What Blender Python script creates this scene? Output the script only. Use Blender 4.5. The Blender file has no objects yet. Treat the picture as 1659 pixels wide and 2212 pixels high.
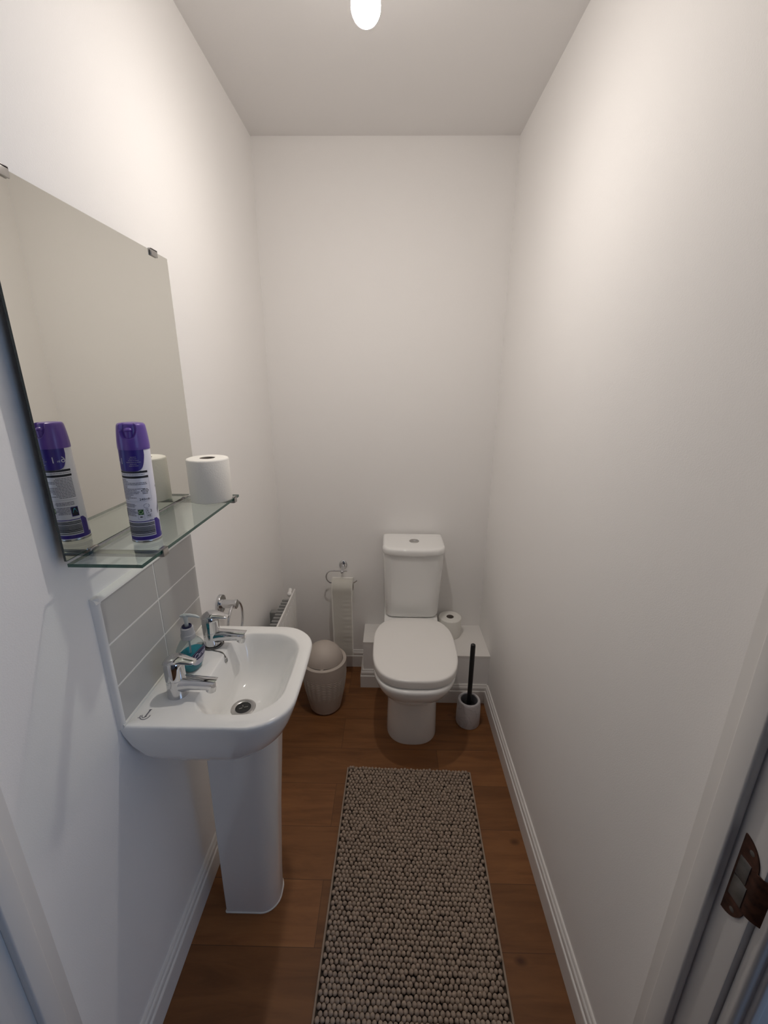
import bpy, bmesh, math, random
from mathutils import Vector, Matrix
random.seed(7)
PI = math.pi
S = bpy.context.scene
C = S.collection

# ------------------------------------------------------------------ room measures (metres)
XL, XR, YB, ZC = -.5539, .4826, 1.9552, 2.40        # left wall, right wall, back wall, ceiling
YF, YH = .4075, .313                                  # door wall: room face, hall face
JL, JR, DH = -.505, .400, 2.06                        # door lining faces and head height

# ------------------------------------------------------------------ materials
def mat(name, col, rough=.5, metal=0., var=0., vscale=30., bump=0., bscale=200., spec=.5, coat=0., trans=0., ior=1.5, stretch=None):
    m = bpy.data.materials.new(name); m.use_nodes = True
    nt = m.node_tree; b = nt.nodes['Principled BSDF']
    b.inputs['Base Color'].default_value = (*col, 1)
    b.inputs['Roughness'].default_value = rough
    b.inputs['Metallic'].default_value = metal
    b.inputs['Specular IOR Level'].default_value = spec
    b.inputs['Coat Weight'].default_value = coat
    b.inputs['Transmission Weight'].default_value = trans
    b.inputs['IOR'].default_value = ior
    tc = nt.nodes.new('ShaderNodeTexCoord'); src = tc.outputs['Object']
    if stretch:
        mp = nt.nodes.new('ShaderNodeMapping'); mp.inputs['Scale'].default_value = stretch
        nt.links.new(src, mp.inputs['Vector']); src = mp.outputs['Vector']
    if var:
        n = nt.nodes.new('ShaderNodeTexNoise'); n.inputs['Scale'].default_value = vscale; n.inputs['Detail'].default_value = 4
        r = nt.nodes.new('ShaderNodeValToRGB')
        r.color_ramp.elements[0].position = .3; r.color_ramp.elements[1].position = .7
        r.color_ramp.elements[0].color = (*[max(0, c*(1-var)) for c in col], 1)
        r.color_ramp.elements[1].color = (*[min(1, c*(1+var)) for c in col], 1)
        nt.links.new(src, n.inputs['Vector']); nt.links.new(n.outputs['Fac'], r.inputs['Fac'])
        nt.links.new(r.outputs['Color'], b.inputs['Base Color'])
    if bump:
        n = nt.nodes.new('ShaderNodeTexNoise'); n.inputs['Scale'].default_value = bscale; n.inputs['Detail'].default_value = 3
        bp = nt.nodes.new('ShaderNodeBump'); bp.inputs['Strength'].default_value = bump; bp.inputs['Distance'].default_value = .002
        nt.links.new(src, n.inputs['Vector']); nt.links.new(n.outputs['Fac'], bp.inputs['Height'])
        nt.links.new(bp.outputs['Normal'], b.inputs['Normal'])
    return m

def thin_glass(name, tint, refl=1.5, gloss_rough=0.):
    m = bpy.data.materials.new(name); m.use_nodes = True
    nt = m.node_tree; nt.nodes.clear()
    out = nt.nodes.new('ShaderNodeOutputMaterial'); mix = nt.nodes.new('ShaderNodeMixShader')
    tr = nt.nodes.new('ShaderNodeBsdfTransparent'); gl = nt.nodes.new('ShaderNodeBsdfGlossy'); fr = nt.nodes.new('ShaderNodeFresnel')
    tr.inputs['Color'].default_value = (*tint, 1); gl.inputs['Roughness'].default_value = gloss_rough
    geo = nt.nodes.new('ShaderNodeNewGeometry'); mr = nt.nodes.new('ShaderNodeMapRange')   # a thin sheet reflects alike from both sides
    mr.inputs['To Min'].default_value = refl; mr.inputs['To Max'].default_value = 1/refl
    nt.links.new(geo.outputs['Backfacing'], mr.inputs['Value']); nt.links.new(mr.outputs[0], fr.inputs['IOR'])
    nt.links.new(fr.outputs[0], mix.inputs[0]); nt.links.new(tr.outputs[0], mix.inputs[1]); nt.links.new(gl.outputs[0], mix.inputs[2])
    nt.links.new(mix.outputs[0], out.inputs[0])
    return m

def floor_material():
    m = bpy.data.materials.new('oak_plank_floor'); m.use_nodes = True
    nt = m.node_tree; b = nt.nodes['Principled BSDF']; N = nt.nodes.new; L = nt.links.new
    tc = N('ShaderNodeTexCoord')
    mp = N('ShaderNodeMapping'); mp.inputs['Location'].default_value = (.262 + .47, -.083, 0)
    L(tc.outputs['Object'], mp.inputs['Vector'])
    br = N('ShaderNodeTexBrick'); br.offset = .43; br.inputs['Scale'].default_value = 1
    br.inputs['Brick Width'].default_value = .94; br.inputs['Row Height'].default_value = .165
    br.inputs['Mortar Size'].default_value = .0008; br.inputs['Mortar Smooth'].default_value = .3
    br.inputs['Color1'].default_value = (0, 0, 0, 1); br.inputs['Color2'].default_value = (1, 1, 1, 1); br.inputs['Mortar'].default_value = (.5, .5, .5, 1)
    L(mp.outputs['Vector'], br.inputs['Vector'])
    # grain, shifted for every plank
    sh = N('ShaderNodeVectorMath'); sh.operation = 'MULTIPLY_ADD'; sh.inputs[1].default_value = (7, 3, 5)
    L(br.outputs['Color'], sh.inputs[0]); L(tc.outputs['Object'], sh.inputs[2])
    st = N('ShaderNodeMapping'); st.inputs['Scale'].default_value = (2.2, 16, 1); L(sh.outputs[0], st.inputs['Vector'])
    n1 = N('ShaderNodeTexNoise'); n1.inputs['Scale'].default_value = 1.6; n1.inputs['Detail'].default_value = 7; n1.inputs['Roughness'].default_value = .62; n1.inputs['Distortion'].default_value = .5
    L(st.outputs[0], n1.inputs['Vector'])
    ra = N('ShaderNodeValToRGB'); e = ra.color_ramp.elements
    e[0].position = .25; e[0].color = (.148, .058, .019, 1); e[1].position = .78; e[1].color = (.285, .122, .042, 1)
    x = ra.color_ramp.elements.new(.5); x.color = (.222, .091, .031, 1)
    L(n1.outputs['Fac'], ra.inputs['Fac'])
    # plank to plank tone
    hs = N('ShaderNodeHueSaturation'); hs.inputs['Saturation'].default_value = 1.0
    mr = N('ShaderNodeMapRange'); mr.inputs['To Min'].default_value = .82; mr.inputs['To Max'].default_value = 1.16
    L(br.outputs['Color'], mr.inputs['Value']); L(mr.outputs[0], hs.inputs['Value']); L(ra.outputs['Color'], hs.inputs['Color'])
    # knots
    kn = N('ShaderNodeMapping'); kn.inputs['Scale'].default_value = (5.5, 9, 1); L(sh.outputs[0], kn.inputs['Vector'])
    vo = N('ShaderNodeTexVoronoi'); vo.inputs['Scale'].default_value = 1; L(kn.outputs[0], vo.inputs['Vector'])
    kr = N('ShaderNodeValToRGB'); kr.color_ramp.elements[0].position = .03; kr.color_ramp.elements[0].color = (.25, .18, .15, 1)
    kr.color_ramp.elements[1].position = .12; kr.color_ramp.elements[1].color = (1, 1, 1, 1)
    L(vo.outputs['Distance'], kr.inputs['Fac'])
    mu = N('ShaderNodeMix'); mu.data_type = 'RGBA'; mu.blend_type = 'MULTIPLY'; mu.inputs[0].default_value = .8
    L(hs.outputs['Color'], mu.inputs[6]); L(kr.outputs['Color'], mu.inputs[7])
    # plank seams
    mx = N('ShaderNodeMix'); mx.data_type = 'RGBA'; mx.inputs[7].default_value = (.085, .037, .015, 1)
    L(br.outputs['Fac'], mx.inputs[0]); L(mu.outputs[2], mx.inputs[6])
    L(mx.outputs[2], b.inputs['Base Color'])
    b.inputs['Roughness'].default_value = .52; b.inputs['Specular IOR Level'].default_value = .35
    bp = N('ShaderNodeBump'); bp.inputs['Strength'].default_value = .15; bp.inputs['Distance'].default_value = .001
    L(n1.outputs['Fac'], bp.inputs['Height']); L(bp.outputs['Normal'], b.inputs['Normal'])
    return m

def emit(name, col, strength):
    m = bpy.data.materials.new(name); m.use_nodes = True
    nt = m.node_tree; nt.nodes.clear()
    o = nt.nodes.new('ShaderNodeOutputMaterial'); e = nt.nodes.new('ShaderNodeEmission')
    e.inputs[0].default_value = (*col, 1); e.inputs[1].default_value = strength
    nt.links.new(e.outputs[0], o.inputs[0]); return m

def marble_material():
    m = mat('white_marble', (.62, .60, .61), .35)
    nt = m.node_tree; b = nt.nodes['Principled BSDF']; N = nt.nodes.new; L = nt.links.new
    tc = N('ShaderNodeTexCoord'); n = N('ShaderNodeTexNoise'); n.inputs['Scale'].default_value = 14; n.inputs['Detail'].default_value = 6; n.inputs['Distortion'].default_value = 1.6
    r = N('ShaderNodeValToRGB'); e = r.color_ramp.elements
    e[0].position = .40; e[0].color = (.64, .62, .63, 1); e[1].position = .62; e[1].color = (.60, .585, .60, 1)
    k = e.new(.51); k.color = (.50, .49, .51, 1); k = e.new(.47); k.color = (.63, .615, .625, 1); k = e.new(.55); k.color = (.62, .6, .61, 1)
    L(tc.outputs['Object'], n.inputs['Vector']); L(n.outputs['Fac'], r.inputs['Fac']); L(r.outputs['Color'], b.inputs['Base Color'])
    return m

M = dict(
    wall=mat('wall_paint', (.885, .870, .855), .85, bump=.12, bscale=420, spec=.25),
    ceil=mat('ceiling_paint', (.80, .785, .775), .9, bump=.1, bscale=420, spec=.2),
    hall=mat('dimmed_hall_paint', (.20, .205, .215), .9, bump=.05, spec=.2),  # walls coloured dark so the chrome reflects a dim hall
    trim=mat('white_gloss_trim', (.82, .80, .775), .38, bump=.04, bscale=60),
    floor=floor_material(),
    tile=mat('grey_ceramic_tile', (.49, .48, .47), .32, var=.03, vscale=8),
    grout=mat('white_grout', (.86, .85, .83), .8, bump=.2),
    plastic=mat('white_plastic_trim', (.83, .82, .80), .3),
    ceramic=mat('white_ceramic', (.87, .87, .855), .09, coat=.5, spec=.5),
    lid=mat('white_seat_plastic', (.86, .845, .82), .22),
    chrome=mat('chrome', (.66, .665, .68), .05, metal=1., var=.02, vscale=20),
    steel=mat('brushed_steel', (.50, .49, .48), .28, metal=1., var=.06, vscale=80),
    dark=mat('painted_hole_dark', (.012, .012, .012), .6),
    mirror=mat('mirror_silver', (.86, .86, .815), .0, metal=1.),
    glassedge=mat('green_glass_edge', (.020, .075, .060), .08, trans=.3),
    mirroredge=mat('shaded_mirror_edge', (.05, .06, .06), .2, metal=.4),  # edge colour darkened to take in the shadow beside the mirror
    glass=thin_glass('clear_shelf_glass', (.90, .945, .92)),
    paper=mat('toilet_paper', (.86, .845, .80), .95, bump=.25, bscale=260, spec=.1),
    card=mat('cardboard_core', (.25, .22, .19), .9),
    purple=mat('purple_plastic', (.135, .07, .37), .3),
    canw=mat('white_can', (.72, .72, .80), .3),
    pnavy=mat('purple_print', (.040, .020, .235), .35),
    ink=mat('black_ink', (.012, .012, .02), .5),
    grey=mat('grey_ink', (.14, .14, .18), .5),
    lgrey=mat('pale_grey_ink', (.33, .33, .42), .5),
    wink=mat('white_ink', (.62, .62, .75), .5),
    green=mat('green_ink', (.03, .10, .03), .5),
    lgreen=mat('light_green_ink', (.40, .56, .30), .5),
    blue=mat('blue_ink', (.06, .30, .45), .5),
    navy=mat('navy_plastic', (.012, .012, .065), .3),
    clearp=thin_glass('clear_bottle_plastic', (.80, .85, .86), 1.45, .08),
    frost=mat('frosted_pump', (.78, .84, .84), .35, trans=.35),
    collar=mat('frosted_collar', (.66, .67, .70), .35, trans=.35),
    soap=mat('teal_soap', (.01, .40, .52), .12, trans=.5, ior=1.33),
    label=mat('label_pale', (.55, .55, .62), .4),
    bin=mat('beige_bin_plastic', (.50, .44, .39), .55, bump=.06, bscale=300),
    black=mat('matt_black', (.008, .008, .009), .45),
    bristle=mat('black_bristles', (.01, .01, .01), .9, bump=.8, bscale=300),
    marble=marble_material(),
    inner=mat('grey_inner_liner', (.20, .20, .22), .5),
    rug=mat('taupe_chenille', (.41, .325, .258), .95, var=.07, vscale=60, bump=.5, bscale=500, spec=.1),
    rugb=mat('shaded_rug_backing', (.07, .055, .042), .95, bump=.4, spec=.1),  # darkened to paint the shade in the pits between nubs
    rad=mat('white_radiator_enamel', (.80, .79, .77), .3),
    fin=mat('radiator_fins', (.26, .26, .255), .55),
    rust=mat('rusty_brown_metal', (.085, .036, .022), .55, metal=.35, var=.45, vscale=120),
    wornsteel=mat('worn_steel', (.20, .19, .175), .45, metal=.6, var=.25, vscale=60),
    bulbw=mat('white_lamp_plastic', (.85, .85, .83), .4),
    bulb=emit('lit_bulb', (1.0, .93, .865), 1400),
    bulbdim=emit('lit_bulb_upper', (1.0, .93, .865), 75),
    logo=mat('basin_logo_print', (.17, .17, .20), .4),
    silicone=mat('white_sealant', (.82, .80, .76), .5),
)

# ------------------------------------------------------------------ mesh helpers
def finish(bm, thr=35):
    bmesh.ops.recalc_face_normals(bm, faces=bm.faces)
    a = math.radians(thr)
    for f in bm.faces: f.smooth = True
    for e in bm.edges:
        if len(e.link_faces) == 2 and e.calc_face_angle(0) > a: e.smooth = False

def obj(name, bm, mats, parent=None, thr=35, loc=None, fin=True):
    if fin: finish(bm, thr)
    me = bpy.data.meshes.new(name); bm.to_mesh(me); bm.free()
    for m in (mats if isinstance(mats, (list, tuple)) else [mats]): me.materials.append(m)
    o = bpy.data.objects.new(name, me); C.objects.link(o)
    if parent is not None: o.parent = parent
    if loc is not None: o.location = loc
    return o

def thing(name, label, cat, loc=(0, 0, 0), rotz=0, group=None):
    o = bpy.data.objects.new(name, None); C.objects.link(o); o.empty_display_size = .05
    o.location = loc; o.rotation_euler = (0, 0, rotz); o['label'] = label; o['category'] = cat
    if group: o['group'] = group
    return o

def tag(o, label, cat, group=None):
    o['label'] = label; o['category'] = cat
    if group: o['group'] = group
    return o

def struct(name, bm, m, parent=None, label=None, thr=35):
    o = obj(name, bm, m, parent, thr)
    if parent is None:
        o['kind'] = 'structure'
        if label: o['label'] = label
    return o

def box(bm, a, b, bev=0., seg=2, mi=0):
    vs = [bm.verts.new((x, y, z)) for x in (a[0], b[0]) for y in (a[1], b[1]) for z in (a[2], b[2])]
    fs = [bm.faces.new([vs[i] for i in f]) for f in ((0, 1, 3, 2), (4, 6, 7, 5), (0, 4, 5, 1), (2, 3, 7, 6), (0, 2, 6, 4), (1, 5, 7, 3))]
    for f in fs: f.material_index = mi
    if bev:
        es = list({e for f in fs for e in f.edges})
        bmesh.ops.bevel(bm, geom=es, offset=bev, segments=seg, profile=.5, affect='EDGES')
    return bm

def B(a, b, bev=0., seg=2): return box(bmesh.new(), a, b, bev, seg)

def loft(bm, rings, cap0=True, cap1=True, mi=0, closed=True):
    vr = [[bm.verts.new(p) for p in r] for r in rings]
    n = len(vr[0])
    for A, Bv in zip(vr, vr[1:]):
        for i in range(n if closed else n-1):
            f = bm.faces.new((A[i], A[(i+1) % n], Bv[(i+1) % n], Bv[i])); f.material_index = mi
    if cap0: bm.faces.new(vr[0][::-1]).material_index = mi
    if cap1: bm.faces.new(vr[-1]).material_index = mi
    return vr

def lathe(bm, prof, c=(0, 0, 0), n=48, cap0=True, cap1=True, mi=0, M4=None):
    rings = []
    for r, z in prof:
        ring = []
        for i in range(n):
            t = 2*PI*i/n; p = Vector((r*math.cos(t), r*math.sin(t), z))
            if M4 is not None: p = M4 @ p
            ring.append(p + Vector(c))
        rings.append(ring)
    loft(bm, rings, cap0, cap1, mi); return bm

def tube(bm, pts, r, n=12, mi=0, closed=False, rx=None):
    pts = [Vector(p) for p in pts]; rings = []
    m = len(pts); up = None
    for i, p in enumerate(pts):
        if closed: t = (pts[(i+1) % m] - pts[i-1]).normalized()
        else: t = (pts[min(i+1, m-1)] - pts[max(i-1, 0)]).normalized()
        if up is None:
            up = Vector((0, 0, 1)) if abs(t.z) < .9 else Vector((1, 0, 0))
        u = (up - t*up.dot(t)).normalized(); v = t.cross(u); up = u
        rr = r[i] if isinstance(r, (list, tuple)) else r
        rings.append([p + u*(rr*math.cos(2*PI*k/n)) + v*(rr*(rx or 1)*math.sin(2*PI*k/n)) for k in range(n)])
    if closed: rings.append(rings[0])
    if closed:
        vr = [[bm.verts.new(q) for q in R_] for R_ in rings[:-1]]; vr.append(vr[0])
        for A, Bv in zip(vr, vr[1:]):
            for i in range(n): bm.faces.new((A[i], A[(i+1) % n], Bv[(i+1) % n], Bv[i])).material_index = mi
    else: loft(bm, rings, True, True, mi)
    return bm

def sphere(bm, c, r, sx=1, sy=1, sz=1, u=16, v=10, mi=0):
    d = bmesh.ops.create_uvsphere(bm, u_segments=u, v_segments=v, radius=r)
    for vv in d['verts']:
        vv.co = Vector((vv.co.x*sx + c[0], vv.co.y*sy + c[1], vv.co.z*sz + c[2]))
        for f in vv.link_faces: f.material_index = mi
    return bm

def rrect(x0, x1, y0, y1, r, z, bow=0., nc=10, ns=10):
    """rounded rectangle ring; r = radii at (x0,y0),(x1,y0),(x1,y1),(x0,y1); bow bulges the x1 side"""
    if not isinstance(r, (list, tuple)): r = [r]*4
    pts = []
    cs = [((x0+r[0], y0+r[0]), PI, r[0]), ((x1-r[1], y0+r[1]), 1.5*PI, r[1]), ((x1-r[2], y1-r[2]), 0, r[2]), ((x0+r[3], y1-r[3]), .5*PI, r[3])]
    for k, ((cx, cy), a0, rr) in enumerate(cs):
        arc = [(cx+rr*math.cos(a0+.5*PI*i/nc), cy+rr*math.sin(a0+.5*PI*i/nc)) for i in range(nc+1)]
        pts += arc
        (nx, ny), na, nr = cs[(k+1) % 4]
        e = (nx+nr*math.cos(na), ny+nr*math.sin(na)); s = arc[-1]
        for i in range(1, ns): t = i/ns; pts.append((s[0]+(e[0]-s[0])*t, s[1]+(e[1]-s[1])*t))
    ym, hw = (y0+y1)/2, (y1-y0)/2
    out = []
    for x, y in pts:
        if bow: x += bow*(1-((y-ym)/hw)**2)*max(0, (x-x0)/(x1-x0))
        out.append(Vector((x, y, z)))
    return out

def sweep(bm, path, prof, mi=0):
    """extrude profile (d, h) along a floor path; d is measured to the left of travel"""
    n = len(path); rings = []
    for i, p in enumerate(path):
        p = Vector((*p, 0)); ds = []
        if i > 0: ds.append((p - Vector((*path[i-1], 0))).normalized())
        if i < n-1: ds.append((Vector((*path[i+1], 0)) - p).normalized())
        ns_ = [Vector((-d.y, d.x, 0)) for d in ds]
        if len(ns_) == 2:
            b = (ns_[0]+ns_[1]).normalized(); off = b/max(.2, b.dot(ns_[0]))
        else: off = ns_[0]
        rings.append([p + off*d + Vector((0, 0, h)) for d, h in prof])
    loft(bm, rings, True, True, mi); return bm

def text_mesh(s, size, italic=0.):
    cu = bpy.data.curves.new('tmp', 'FONT'); cu.body = s; cu.size = size; cu.align_x = 'CENTER'; cu.align_y = 'CENTER'; cu.shear = italic
    cu.resolution_u = 3
    o = bpy.data.objects.new('tmp', cu); C.objects.link(o)
    dg = bpy.context.evaluated_depsgraph_get(); me = bpy.data.meshes.new_from_object(o.evaluated_get(dg))
    V = [v.co.copy() for v in me.vertices]; F = [list(p.vertices) for p in me.polygons]
    bpy.data.objects.remove(o); bpy.data.curves.remove(cu); bpy.data.meshes.remove(me)
    return V, F

# ------------------------------------------------------------------ room shell
struct('floor', B((-1.6, -1.7, -.05), (1.6, YB+.1, 0)), M['floor'])
struct('ceiling', B((-1.6, -1.7, ZC), (1.6, YB+.1, ZC+.1)), M['ceil'])
struct('wall_left', B((XL-.1, YF, 0), (XL, YB, ZC)), M['wall'])
struct('wall_right', B((XR, YF, 0), (XR+.1, YB, ZC)), M['wall'])
struct('wall_back', B((XL-.1, YB, 0), (XR+.1, YB+.1, ZC)), M['wall'])
LT = .028
bm = bmesh.new()
box(bm, (-1.6, YH, 0), (JL-LT, YF, ZC)); box(bm, (JR+LT, YH, 0), (1.6, YF, ZC)); box(bm, (JL-LT, YH, DH+LT), (JR+LT, YF, ZC))
struct('wall_front', bm, [M['wall']])
# the hall beyond the doorway, lit from a window to the right
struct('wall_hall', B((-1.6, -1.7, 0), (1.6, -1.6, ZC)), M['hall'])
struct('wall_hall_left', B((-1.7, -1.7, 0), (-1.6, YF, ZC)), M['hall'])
bm = bmesh.new()
wy0, wy1, wz0, wz1 = -1.25, -.15, .75, 2.1
box(bm, (1.6, -1.7, 0), (1.7, wy0, ZC)); box(bm, (1.6, wy1, 0), (1.7, YF, ZC)); box(bm, (1.6, wy0, 0), (1.7, wy1, wz0)); box(bm, (1.6, wy0, wz1), (1.7, wy1, ZC))
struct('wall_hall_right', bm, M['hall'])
bm = bmesh.new(); f_ = .05; ym_ = (wy0+wy1)/2
for a, b in (((wy0, wz0), (wy0+f_, wz1)), ((wy1-f_, wz0), (wy1, wz1)), ((wy0, wz0), (wy1, wz0+f_)), ((wy0, wz1-f_), (wy1, wz1)), ((ym_-.025, wz0), (ym_+.025, wz1))):
    box(bm, (1.63, a[0], a[1]), (1.69, b[0], b[1]), .004)
w1 = struct('window_1', bm, M['trim'])
struct('pane', B((1.66, wy0+f_, wz0+f_), (1.664, wy1-f_, wz1-f_)), thin_glass('window_glass', (.95, .97, .98)), w1)

# skirting
PROF = [(0, 0), (.015, 0), (.0152, .066), (.0140, .0685), (.0105, .0700), (.0100, .0715), (.0116, .0745), (.0122, .079), (.0119, .0845), (.0108, .0885), (.0080, .0915), (.0072, .0925), (.0072, .0945), (.0058, .0985), (.0045, .1005), (0, .1005)]
BX0, BXM, BY0, BY1, BZ = -.1261, .10, 1.7928, 1.6945, .2588     # boxing: left end, step, fronts, height
struct('baseboard_left', sweep(bmesh.new(), [(XL, YB), (XL, YF)], PROF), M['trim'], thr=20)
struct('baseboard_back', sweep(bmesh.new(), [(BX0, YB), (XL, YB)], PROF), M['trim'], thr=20)
struct('baseboard_right', sweep(bmesh.new(), [(XR, YF), (XR, BY1)], PROF), M['trim'], thr=20)
struct('baseboard_boxing', sweep(bmesh.new(), [(XR, BY1), (BXM, BY1), (BXM, BY0), (BX0, BY0), (BX0, YB)], PROF), M['trim'], thr=20)

# door lining: jambs with stops and head
def jamb(name, x, s):
    bm = bmesh.new()
    ys = .351
    box(bm, (min(x, x+s*LT), YH, 0), (max(x, x+s*LT), YF, DH), .002)
    x2 = x - s*.012
    box(bm, (min(x, x2), ys, 0), (max(x, x2), ys+.030, DH-.012), .003, 3)
    # architraves on both faces of the wall
    for y0, y1 in ((YH-.016, YH), (YF, YF+.0)):
        if y1 > y0:
            box(bm, (min(x+s*.006, x+s*.064), y0, 0), (max(x+s*.006, x+s*.064), y1, DH+.06), .005, 3)
            box(bm, (min(x+s*.018, x+s*.030), y0-.006, 0), (max(x+s*.018, x+s*.030), y1, DH+.02), .003, 3)
    return struct(name, bm, M['trim'])
jamb('trim_1', JR, 1); jamb('trim_2', JL, -1)
bm = bmesh.new(); box(bm, (JL-LT, YH, DH), (JR+LT, YF, DH+LT), .002); box(bm, (JL, .351, DH-.012), (JR, .381, DH), .003)
box(bm, (JL-.064, YH-.016, DH+.006), (JR+.064, YH, DH+.064), .005)
struct('trim_3', bm, M['trim'])

# ------------------------------------------------------------------ pipe boxing
bm = bmesh.new()
pl = [(BX0, YB), (BX0, BY0), (BXM, BY0), (BXM, BY1), (XR, BY1), (XR, YB)]
loft(bm, [[Vector((x, y, z)) for x, y in pl] for z in (0, BZ-.012)])
pb = thing('pipe_boxing', 'low white boxed-in ledge across the back wall behind the toilet', 'boxing', (0, 0, 0))
obj('front_panel', bm, M['wall'], pb)
bm = bmesh.new()
pl2 = [(BX0-.001, YB), (BX0-.001, BY0-.001), (BXM, BY0-.001), (BXM, BY1-.001), (XR, BY1-.001), (XR, YB)]
loft(bm, [[Vector((x, y, z)) for x, y in pl2] for z in (BZ-.012, BZ)])
obj('ledge_top', bm, M['trim'], pb)

# ------------------------------------------------------------------ strike plate on the door lining
sp = thing('strike_plate', 'rusty brown latch strike plate screwed to the white door frame on the right', 'strike plate', (JR, .331, .959))
h2, w2 = .0585, .0125
def dplate(y):   # outline in (y, z): straight far side, bowed ends
    pts = []
    return pts
bm = bmesh.new()
out = []
for k in range(13):
    t = PI/2*k/12; out.append((w2 - 2*w2*math.sin(t)*.98, h2-.030*(1-math.cos(t))))     # top bow: from far corner to near side
for k in range(13):
    t = PI/2*k/12; out.append((w2 - 2*w2*math.cos(t)*.98, -h2+.030*(1-math.sin(t))))
top = [Vector((-.0016, y, z)) for y, z in out]; bot = [Vector((0, y, z)) for y, z in out]
loft(bm, [bot, top])
obj('plate', bm, M['rust'], sp)
bm = bmesh.new(); box(bm, (-.0024, -.0075, -.030), (-.0012, .0095, .0005), .0003); box(bm, (-.0024, -.0045, .0015), (-.0012, .0095, .030), .0003)
obj('latch_cover', bm, M['wornsteel'], sp)
bm = bmesh.new()   # curved lip bending round the edge of the lining
lp = []
for k in range(7):
    t = k/6; lp.append((-.0012+.010*t*t, -.010-.016*t))
ring = []
for x, y in lp: ring.append([Vector((x, y, -.031)), Vector((x-.0014, y-.0004, -.031)), Vector((x-.0014, y-.0004, .031)), Vector((x, y, .031))])
loft(bm, ring); obj('lip', bm, M['rust'], sp)
for s in (-1, 1):
    bm = bmesh.new(); sphere(bm, (-.0012, 0, s*.045), .0036, .25, 1, 1); o = obj('screw', bm, M['wornsteel'], sp)

# ------------------------------------------------------------------ pendant light
pd = thing('pendant_light', 'lit bare light bulb hanging from the ceiling', 'ceiling light', (-.0597, 1.105, ZC))
obj('ceiling_rose', lathe(bmesh.new(), [(.04, 0), (.04, -.012), (.034, -.020), (.012, -.026), (.008, -.034)], n=40), M['bulbw'], pd)
obj('cord', tube(bmesh.new(), [(0, 0, -.03), (0, 0, -.064)], .0033), M['bulbw'], pd)
obj('lamp_holder', lathe(bmesh.new(), [(.008, -.062), (.015, -.066), (.018, -.075), (.018, -.098), (.021, -.100), (.021, -.105)], n=40), M['bulbw'], pd)
bz = -.2120
prof = [(.0004, bz)]
for k in range(1, 10):
    t = math.radians(43)*k/9; prof.append((.0302*math.sin(t), bz+.0302*(1-math.cos(t))))
bu = obj('bulb', lathe(bmesh.new(), prof, n=48, cap0=True, cap1=False), M['bulb'], pd)
obj('bulb_upper', lathe(bmesh.new(), [(.0302*math.sin(math.radians(d)), bz+.0302*(1-math.cos(math.radians(d)))) for d in [43, 47, 51, 56, 62, 68, 74, 80, 85, 90]] + [(.0300, bz+.036), (.0286, bz+.046), (.0262, bz+.056), (.0245, bz+.064)], n=48, cap0=False, cap1=False), M['bulbdim'], pd)
obj('bulb_neck', lathe(bmesh.new(), [(.0243, bz+.0640), (.0245, bz+.067), (.021, bz+.080), (.0165, bz+.095), (.0135, bz+.110), (.0135, -.104)], n=40), M['bulbw'], pd)

# ------------------------------------------------------------------ mirror
MX, MY0, MY1, MZ0, MZ1 = -.5310, .6229, 1.1043, 1.2074, 1.7675
mi_ = thing('wall_mirror', 'frameless rectangular mirror clipped to the left wall above the basin', 'mirror', (XL, (MY0+MY1)/2, MZ0))
o_ = Vector((XL, (MY0+MY1)/2, MZ0))
bm = B(Vector((MX-.004, MY0, MZ0))-o_, Vector((MX, MY1, MZ1))-o_)
bm.faces.ensure_lookup_table()
for f in bm.faces:
    f.material_index = 0 if f.calc_center_median().x > (MX-.0001-XL) else 1
obj('mirror_glass', bm, [M['mirror'], M['mirroredge']], mi_)
for y in (.662, 1.042):
    bm = bmesh.new(); z = MZ1
    box(bm, Vector((MX-.004, y-.013, z-.0005))-o_, Vector((MX+.004, y+.013, z+.0035))-o_, .001)
    box(bm, Vector((MX+.0005, y-.013, z-.011))-o_, Vector((MX+.004, y+.013, z+.0030))-o_, .001)
    box(bm, Vector((XL, y-.009, z-.004))-o_, Vector((MX-.003, y+.009, z+.003))-o_, .001)
    obj('mirror_clip', bm, M['steel'], mi_)
for y in (.672, 1.050):
    obj('standoff', B(Vector((XL, y-.01, MZ0+.02))-o_, Vector((MX-.0042, y+.01, MZ0+.06))-o_), M['plastic'], mi_)

# ------------------------------------------------------------------ glass shelf
SZ, SX0, SX1, SY0, SY1 = 1.206, -.5260, -.4030, .6170, 1.0680
sh = thing('glass_shelf', 'clear glass shelf under the mirror above the grey tiles', 'shelf', (XL, (SY0+SY1)/2, SZ-.006))
o_ = Vector((XL, (SY0+SY1)/2, SZ-.006))
bm = B(Vector((SX0, SY0, SZ-.006))-o_, Vector((SX1, SY1, SZ))-o_)
for f in bm.faces:
    f.material_index = 0 if abs(f.normal.z) > .5 or abs((f.calc_center_median()+o_).z-SZ+.003) > .002 else 1
obj('glass_plate', bm, [M['glass'], M['glassedge']], sh)
for y in (.686, 1.036):
    bm = bmesh.new(); t = SZ
    box(bm, Vector((XL, y-.0095, t-.0125))-o_, Vector((SX1+.0025, y+.0095, t-.0062))-o_, .0012)
    box(bm, Vector((SX1-.006, y-.0085, t-.0125))-o_, Vector((SX1+.0035, y+.0085, t-.006))-o_, .001)
    box(bm, Vector((SX1+.0004, y-.0085, t-.0125))-o_, Vector((SX1+.0036, y+.0085, t+.0028))-o_, .001)
    box(bm, Vector((SX1-.005, y-.0085, t+.0003))-o_, Vector((SX1+.0036, y+.0085, t+.0028))-o_, .001)
    box(bm, Vector((SX0-.0045, y-.010, t-.0125))-o_, Vector((SX0-.0006, y+.010, t+.003))-o_, .001)
    obj('shelf_bracket', bm, M['steel'], sh)

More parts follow.
